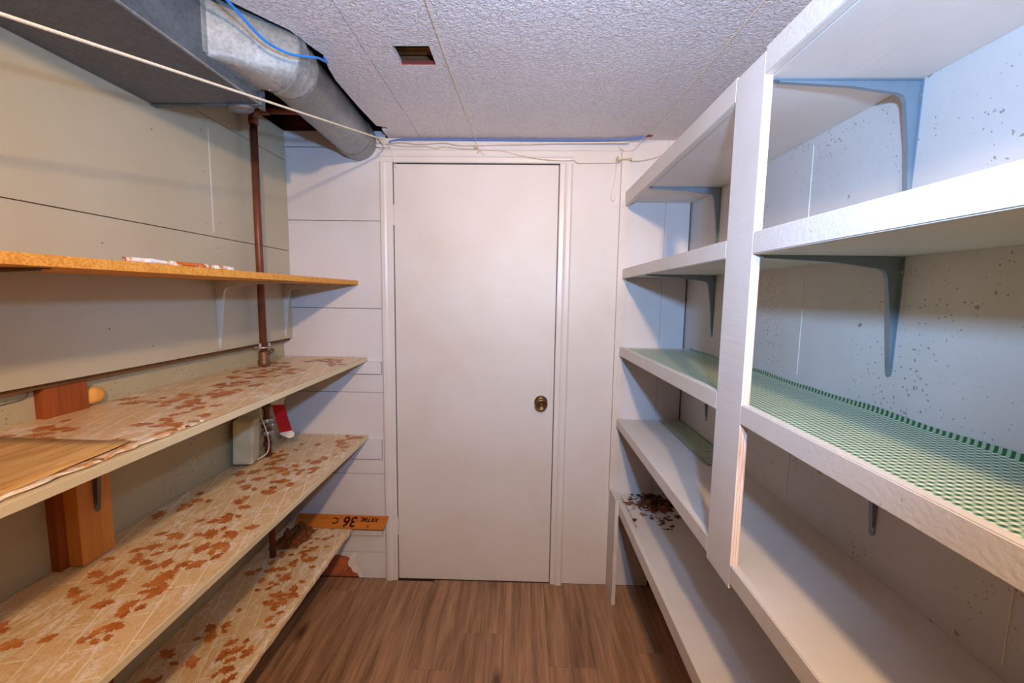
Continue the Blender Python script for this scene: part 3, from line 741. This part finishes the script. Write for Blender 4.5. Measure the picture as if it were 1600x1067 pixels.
for t in (0, .15, .35, .6, .85, 1.0):
    rings.append([bm.verts.new(rect_pt(k).lerp(circ[k], t ** 1.0)) for k in range(40)])
for a, b in zip(rings, rings[1:]):
    for k in range(40): bm.faces.new((a[k], a[(k + 1) % 40], b[(k + 1) % 40], b[k]))
obj('boot', bm, 'galv', du, True)
def sweep(name, cs, r, mat, rib=False):
    bm = bmesh.new(); rg = []
    for c, n, q in cs: rg.append([bm.verts.new(p) for p in ring(c, n, r * q)])
    for a, b in zip(rg, rg[1:]):
        for k in range(40): bm.faces.new((a[k], a[(k + 1) % 40], b[(k + 1) % 40], b[k]))
    return obj(name, bm, mat, du, True)
el = [(Cc - nrm * .005, nrm, 1.05), (Cc + nrm * .004, nrm, 1.05), (Cc + nrm * .006, nrm, 1.0)]
mid = (nrm + ax).normalized(); el += [(Cc + nrm * .022, nrm.lerp(mid, .5).normalized(), 1.0), (PC0 - ax * .022, mid, 1.0), (PC0 - ax * .004, ax, 1.0), (PC0, ax, 1.0)]
sweep('elbow', el, PR, 'galv')
sweep('round_pipe', [(PC0 - ax * .002, ax, 1.0), (PC0, ax, 1.018), (PC0 + ax * .012, ax, 1.018), (PC0 + ax * .014, ax, .985), (PC0.lerp(PC1, .5), ax, .985), (PC1 - ax * .10, ax, .985)], PR, 'galv_mid')
sweep('end_collar', [(PC1 - ax * .105, ax, .98), (PC1 - ax * .102, ax, 1.02), (PC1 - ax * .092, ax, 1.045), (PC1 - ax * .082, ax, 1.02), (PC1 - ax * .078, ax, 1.0), (PC1, ax, 1.0)], PR, 'galv_mid')
for k in (-1.2, -1.75, -2.2): 
    p = Cc - nrm * .02; h = nrm.cross(Vector((0, 0, 1))).normalized()
    q = p + h * ((PR + .001) * math.cos(k)) + Vector((0, 0, 1)) * ((PR + .001) * math.sin(k))
    obj('sheet_screw', Lathe([(.003, 0), (.003, .002), (.001, .003)], 8, Matrix.Translation(q) @ (q - p).to_track_quat('Z', 'Y').to_matrix().to_4x4()), 'chrome', du)

# ------------------------------------------------------------------ cables and lines
def line(name, pts, r, mat, label, cat, group=None, smooth=True, seg=8, n=8):
    return tag(obj(name, Tube(spline(pts, n) if len(pts) > 2 else pts, r, seg), mat, None, smooth), label, cat, group)
line('blue_cable', [(-.70, .70, 2.070), (-.676, .95, 2.058), (-.662, 1.06, 2.038), (-.640, 1.13, 2.012), (-.610, 1.185, 2.008), (-.580, 1.225, 2.020), (-.566, 1.262, 2.035), (-.575, 1.34, 2.062), (-.596, 1.365, 2.089)], .0032, 'cable_blue', 'bright blue cable drooping over the galvanised duct boot', 'cable')
line('blue_cable', [(-.60, D - .02, 2.062), (-.575, D - .016, 2.072), (-.50, D - .012, 2.078), (-.2, D - .010, 2.0785), (.1, D - .012, 2.078), (.35, D - .020, 2.077), (.46, D - .035, 2.078), (.518, D - .052, 2.083)], .0042, 'cable_blue_dull', 'dusty blue cable running along the top of the back wall', 'cable')
line('white_cable', [(-.635, D - .012, 2.058), (-.55, D - .012, 2.067), (-.47, D - .010, 2.060), (-.36, D - .010, 2.066), (-.28, D - .009, 2.056), (-.1, D - .009, 2.060), (.02, D - .01, 2.062), (.12, D - .014, 2.065), (.3, D - .018, 2.066), (.45, D - .03, 2.066)], .0032, 'cable_white', 'thicker off-white cable sagging under the dusty blue cable', 'cable')
line('thin_wire', [(-.645, D - .010, 2.062), (-.57, D - .007, 2.054), (-.53, D - .006, 2.050), (-.44, D - .006, 2.051), (-.40, D - .006, 2.043), (-.36, D - .006, 2.049), (-.28, D - .006, 2.042), (-.213, D - .006, 2.040)], .0018, 'string', 'thin wavy wire above the door from the duct to the knot', 'wire')
line('thin_wire', [(-.66, D - .012, 2.045), (-.62, D - .012, 2.043), (-.60, D - .012, 2.048), (-.596, D - .018, 2.044), (-.588, D - .019, 2.020), (-.578, D - .019, 1.985), (-.570, D - .019, 1.955)], .0016, 'cable_white', 'short thin wire dangling over the upper left door casing', 'wire')
p0 = Vector((-.742, .65, 1.787)); p1 = Vector((-.587, 1.82, 2.016)); dirn = p1 - p0; p_end = p0 - dirn * (1.55 / dirn.y)
line('clothesline', [p_end, p0, p0.lerp(p1, .5), p1, (-.645, 2.0, 2.077), (-.650, D - .007, 2.086)], .0031, 'rope', 'thick white clothesline crossing in front of the galvanised duct', 'clothesline', 'clotheslines under the ceiling')
line('clothesline', [(-.245, -.95, 2.075), (-.232, 1.105, 2.073), (-.217, 1.93, 2.073), (-.213, D - .022, 2.046)], .0012, 'rope', 'thin cream clothesline under the middle of the ceiling ending above the door', 'clothesline', 'clotheslines under the ceiling')
line('clothesline', [(.56, -.95, 2.078), (.535, 1.15, 2.074), (.503, 1.94, 2.074), (.497, 1.985, 2.068), (.478, D - .02, 2.044), (.45, D - .018, 2.034), (.425, D - .016, 2.04), (.41, D - .014, 2.052)], .0015, 'cable_white', 'thin white clothesline close to the right-hand shelves under the ceiling', 'clothesline', 'clotheslines under the ceiling')
# knot above the door
bm = bmesh.new()
tube(bm, spline([(-.225, D - .02, 2.050), (-.205, D - .028, 2.044), (-.212, D - .016, 2.036), (-.222, D - .024, 2.042), (-.208, D - .026, 2.052), (-.205, D - .02, 2.034), (-.185, D - .02, 2.018), (-.175, D - .02, 2.012)], 6), .0017, 6)
tube(bm, spline([(-.214, D - .026, 2.046), (-.20, D - .024, 2.030), (-.21, D - .024, 2.018)], 6), .0016, 6)
tag(obj('string_knot', bm, 'string', None, True), 'cream string knot with loose ends hanging above the door', 'knot')
line('tie_string', [(-.205, D - .019, 2.034), (-.1, D - .020, 2.028), (-.02, D - .019, 2.010), (.08, D - .019, 1.995), (.17, D - .019, 1.990), (.215, D - .019, 1.992), (.235, D - .010, 1.983), (.30, D - .006, 1.984), (.40, D - .008, 1.986), (.416, D - .024, 1.988)], .0015, 'string', 'cream string sagging across the top of the door to the shelf trim', 'string')
line('tie_string', [(.462, D - .022, 1.992), (.50, D - .010, 1.994), (.56, D - .008, 2.006), (.63, D - .006, 2.032)], .0015, 'string', 'cream string looping from the shelf trim up over the right-hand shelving', 'string')
bm = bmesh.new()
for k in range(3): tube(bm, [(.395 + .004 * k, D - .026, 1.998 - .006 * k), (.43, D - .030, 1.994 + .003 * k), (.466, D - .028, 1.999 - .005 * k)], .002, 6)
tube(bm, [(.405, D - .026, 1.998), (.402, D - .032, 2.008)], .003, 6)
tag(obj('string_wrap', bm, 'string', None, True), 'yellowish string wound around the top of the shelf trim', 'string')
line('tie_string', [(.402, D - .024, 1.990), (.401, D - .008, 1.95), (.396, D - .006, 1.90), (.388, D - .006, 1.86), (.386, D - .006, 1.835), (.394, D - .006, 1.822), (.402, D - .006, 1.83), (.401, D - .006, 1.85)], .0014, 'cable_white', 'thin string with a small loop hanging beside the right-hand shelf trim', 'string')
random.seed(3)
bm = bmesh.new(); f = []
for k in range(14):
    a = 6.283 * k / 14; r_ = .016 * random.uniform(.5, 1.2); f.append((.527 + r_ * math.cos(a) * 1.3, 1.982 + r_ * math.sin(a)))
prism(bm, f, 'Z', CZ - .0008, CZ + .0005); obj('rust_chip', bm, 'rust', ceil)

# ------------------------------------------------------------------ right-hand shelving
UN = -1.05
ru = thing('shelving_unit', 'white painted built-in shelving with five shelves along the right wall', 'shelving', (.6, .5, 0))
LX0, LX1 = .445, .462
PY0, PY1 = .885, .997
# (name, board z0,z1, lip near (z0,z1), lip far at post (z0,z1), lip far at back wall (z0,z1))
SH = [(1.818, 1.836, (1.820, 1.870), (1.815, 1.867), (1.799, 1.860)),
      (1.489, 1.507, (1.489, 1.532), (1.489, 1.529), (1.482, 1.524)),
      (1.150, 1.168, (1.149, 1.190), (1.150, 1.192), (1.133, 1.174)),
      (.812, .830, (.806, .847), (.804, .846), (.800, .840)),
      (.452, .470, (.434, .482), (.434, .482), (.434, .486))]
def lip(parent, y0, z00, z01, y1, z10, z11):
    bm = bmesh.new()
    v = [bm.verts.new(p) for p in ((LX0, y0, z00), (LX1, y0, z00), (LX1, y1, z10), (LX0, y1, z10), (LX0, y0, z01), (LX1, y0, z01), (LX1, y1, z11), (LX0, y1, z11))]
    for f in ((0, 3, 2, 1), (4, 5, 6, 7), (0, 1, 5, 4), (1, 2, 6, 5), (2, 3, 7, 6), (3, 0, 4, 7)): bm.faces.new([v[i] for i in f])
    bmesh.ops.bevel(bm, geom=list(bm.edges), offset=.0018, segments=2, affect='EDGES')
    return obj('edge_strip', bm, 'lip_paint', parent)
for i, (b0, b1, nl, fp, fb) in enumerate(SH):
    sb = obj('shelf', Box(LX1 + .0003, RW - .0005, UN, D - .0005, b0, b1, .0008), 'shelf_paint', ru)
    if i < 4:
        lip(sb, UN, nl[0], nl[1], PY0 - .0003, nl[0], nl[1]); lip(sb, PY1 + .0003, fp[0], fp[1], D - .021, fb[0], fb[1])
    else: lip(sb, UN, nl[0], nl[1], D - .003, fb[0], fb[1])
    if i < 4:
        for y in (.052, .902, 1.748): bracket(sb, RW, y, b0 - .0003, -1, 'bracket', .285, .24)
# upright post: face plus bare plywood edge
bm = Box(LX0, LX1, PY0, PY1, .793, 1.862, .0010)
for f in bm.faces: f.material_index = 1 if f.normal.y < -.9 else 0
bm.normal_update()
for f in bm.faces: f.material_index = 1 if f.normal.y < -.9 else 0
obj('post', bm, ['shelf_paint', 'ply_edge'], ru)
obj('end_trim', Box(.424, .4615, D - .020, D - .0003, .483, 2.030, .0012), 'trim_paint', ru)
obj('end_trim', Box(.4625, .472, D - .008, D - .0003, .49, 2.035, .0008), 'trim_paint', ru)
obj('end_leg', Box(.428, .4445, 1.890, D - .0005, .0, .500, .001), 'trim_paint', ru)

# gingham liners
def gingham_sheet(name, x0, x1, y0, y1, z, label, upturn=.012, curl=None, seed=1, zfun=None, zig=True):
    bm = bmesh.new(); nx = 10; ny = max(20, int((y1 - y0) / .012)); G = []
    for j in range(ny + 1):
        y = y0 + (y1 - y0) * j / ny; r_ = []
        for i in range(nx + 1):
            t = i / nx; fx = x0(y) if callable(x0) else x0; x = fx + (x1 - fx) * t
            zz = z + (zfun(y) if zfun else 0) + .0012 * (1 + noise.noise(Vector((x * 14, y * 9, seed)))) + .0012 * max(0, noise.noise(Vector((x * 4, y * 3.3, seed + 4))))
            yy = y + (.004 * (1 if i % 2 else -1) if zig and j == ny else 0)
            if curl: zz += curl(t, y)
            r_.append(bm.verts.new((x, yy, zz)))
        if upturn:
            up_ = upturn * (.75 + .5 * noise.noise(Vector((y * 7, 2, seed)))); b = r_[-1].co
            r_.append(bm.verts.new((x1 + .0012, b.y, b.z + up_ * .5))); r_.append(bm.verts.new((x1 + .0016, b.y, b.z + up_)))
        G.append(r_)
    for a, b in zip(G, G[1:]):
        for i in range(len(a) - 1): bm.faces.new((a[i], a[i + 1], b[i + 1], b[i]))
    o = obj(name, bm, 'gingham', None, True)
    return tag(o, label, 'shelf liner', 'green gingham liners')
gingham_sheet('gingham_liner', .4665, RW - .003, UN + .02, 1.965, 1.1685, 'long green and white gingham liner covering the middle right-hand shelf', .013, None, 2)
gingham_sheet('gingham_liner', lambda y: .632 + .02 * (y - 1.5), RW - .006, 1.478, 2.018, .8305, 'small curled piece of green gingham liner at the back of the fourth shelf', .010, lambda t, y: .012 * max(0, .22 - t) / .22 * (1 if y < 1.6 else .5), 6)

# litter and stain at the far end of the lowest right-hand shelf
random.seed(19)
bm = bmesh.new(); zt = .4706
def blob(bm, cx, cy, r, n=11, el=1.0, z=zt, rot=0.0):
    ca, sa = math.cos(rot), math.sin(rot); f = []
    for k in range(n):
        a = 6.283 * k / n; q = r * random.uniform(.45, 1.2); px, py = q * math.cos(a) * el, q * math.sin(a)
        f.append(bm.verts.new((cx + px * ca - py * sa, cy + px * sa + py * ca, z + random.random() * .0015)))
    bm.faces.new(f)
for k in range(150):
    cx = random.gauss(.60, .045); cy = random.gauss(1.92, .07)
    if .475 < cx < .735 and cy < D - .012: blob(bm, cx, cy, random.uniform(.003, .013), 9, random.uniform(.5, 1.8), zt + random.random() * .006, random.uniform(0, 3.1))
for k in range(14): blob(bm, .59 + random.uniform(-.03, .05), random.uniform(1.70, 1.80), random.uniform(.003, .007), 8, 1.4, zt)
sb_ = bmesh.new()
for k in range(40):
    cx = random.gauss(.61, .05); cy = random.gauss(1.94, .05)
    if .49 < cx < .715 and cy < D - .03: blob(sb_, cx, cy, random.uniform(.012, .028), 12, random.uniform(.6, 1.5), zt - .0002 + .0002 * random.random(), random.uniform(0, 3.1))
o = obj('damp_stain', sb_, 'stain', ru, False, False); o['kind'] = 'stuff'
o = obj('leaf_litter', bm, 'litter', None, False, False); tag(o, 'brown leaf litter piled in the far corner of the lowest white shelf', 'leaf litter', None, 'stuff')
bm = bmesh.new()
for k in range(60):
    cx = random.gauss(.64, .05); cy = random.gauss(1.95, .05)
    if .48 < cx < .735 and cy < D - .012: blob(bm, cx, cy, random.uniform(.004, .012), 9, random.uniform(.4, 2.2), zt + .004 + random.random() * .005, random.uniform(0, 3.1))
for k in range(16):
    cx = random.uniform(.49, .60); cy = random.uniform(1.86, 2.0); a = random.uniform(0, 3.14); l = random.uniform(.012, .03)
    tube(bm, [(cx, cy, zt + .003), (cx + l * math.cos(a), cy + l * math.sin(a), zt + .006)], .0011, 5)
o = obj('twig_litter', bm, 'litter_dark', None, False, False); tag(o, 'dark twigs and dirt over the leaf litter on the lowest white shelf', 'twig litter', None, 'stuff')
bm = bmesh.new()
for k in range(26): blob(bm, .476 + random.random() * .004, 1.72 + .011 * k, random.uniform(.003, .006), 7, .6, zt + .0004)
o = obj('rust_stain', bm, 'stain', ru, False, False); o['kind'] = 'stuff'

# ------------------------------------------------------------------ flood lamp on the ceiling behind the camera
la = thing('flood_lamp', 'small white flood lamp fixed to the ceiling behind the viewpoint', 'lamp', (LAMP[0], LAMP[1], LAMP[2]))
obj('ceiling_plate', Lathe([(.045, CZ - .0005), (.045, CZ - .008), (.03, CZ - .014), (.012, CZ - .016)], 28, Matrix.Translation((LAMP[0], LAMP[1] - .10, 0))), 'porcelain', la, True)
LM = Matrix.Translation(LAMP) @ Matrix.Rotation(-math.radians(90 + LAMP_TILT), 4, 'X')
obj('reflector', Lathe([(.012, -.095), (.018, -.09), (.020, -.06), (.034, -.035), (.046, -.012), (.047, -.006), (.044, -.008), (.030, -.030)], 28, LM), 'porcelain', la, True)
obj('stem', Tube([(LAMP[0], LAMP[1] - .10, CZ - .012), (LAMP[0], LAMP[1] - .09, LAMP[2] + .012)], .007, 10), 'porcelain', la, True)
obj('bulb_face', Lathe([(.043, -.010), (.035, -.0065), (.018, -.005)], 28, LM), 'bulb', la, True)
wl_ = bpy.data.lights.new('flood_light', 'SPOT'); wl_.spot_size = math.radians(156); wl_.spot_blend = 0.3; wl_.energy = LAMP_ENERGY; wl_.color = LAMP_COLOR[:3]; wl_.shadow_soft_size = 0.035
wo = bpy.data.objects.new('flood_light', wl_); COL.objects.link(wo); wo.location = LAMP; wo.rotation_euler = (math.radians(90 - LAMP_TILT), 0, 0)
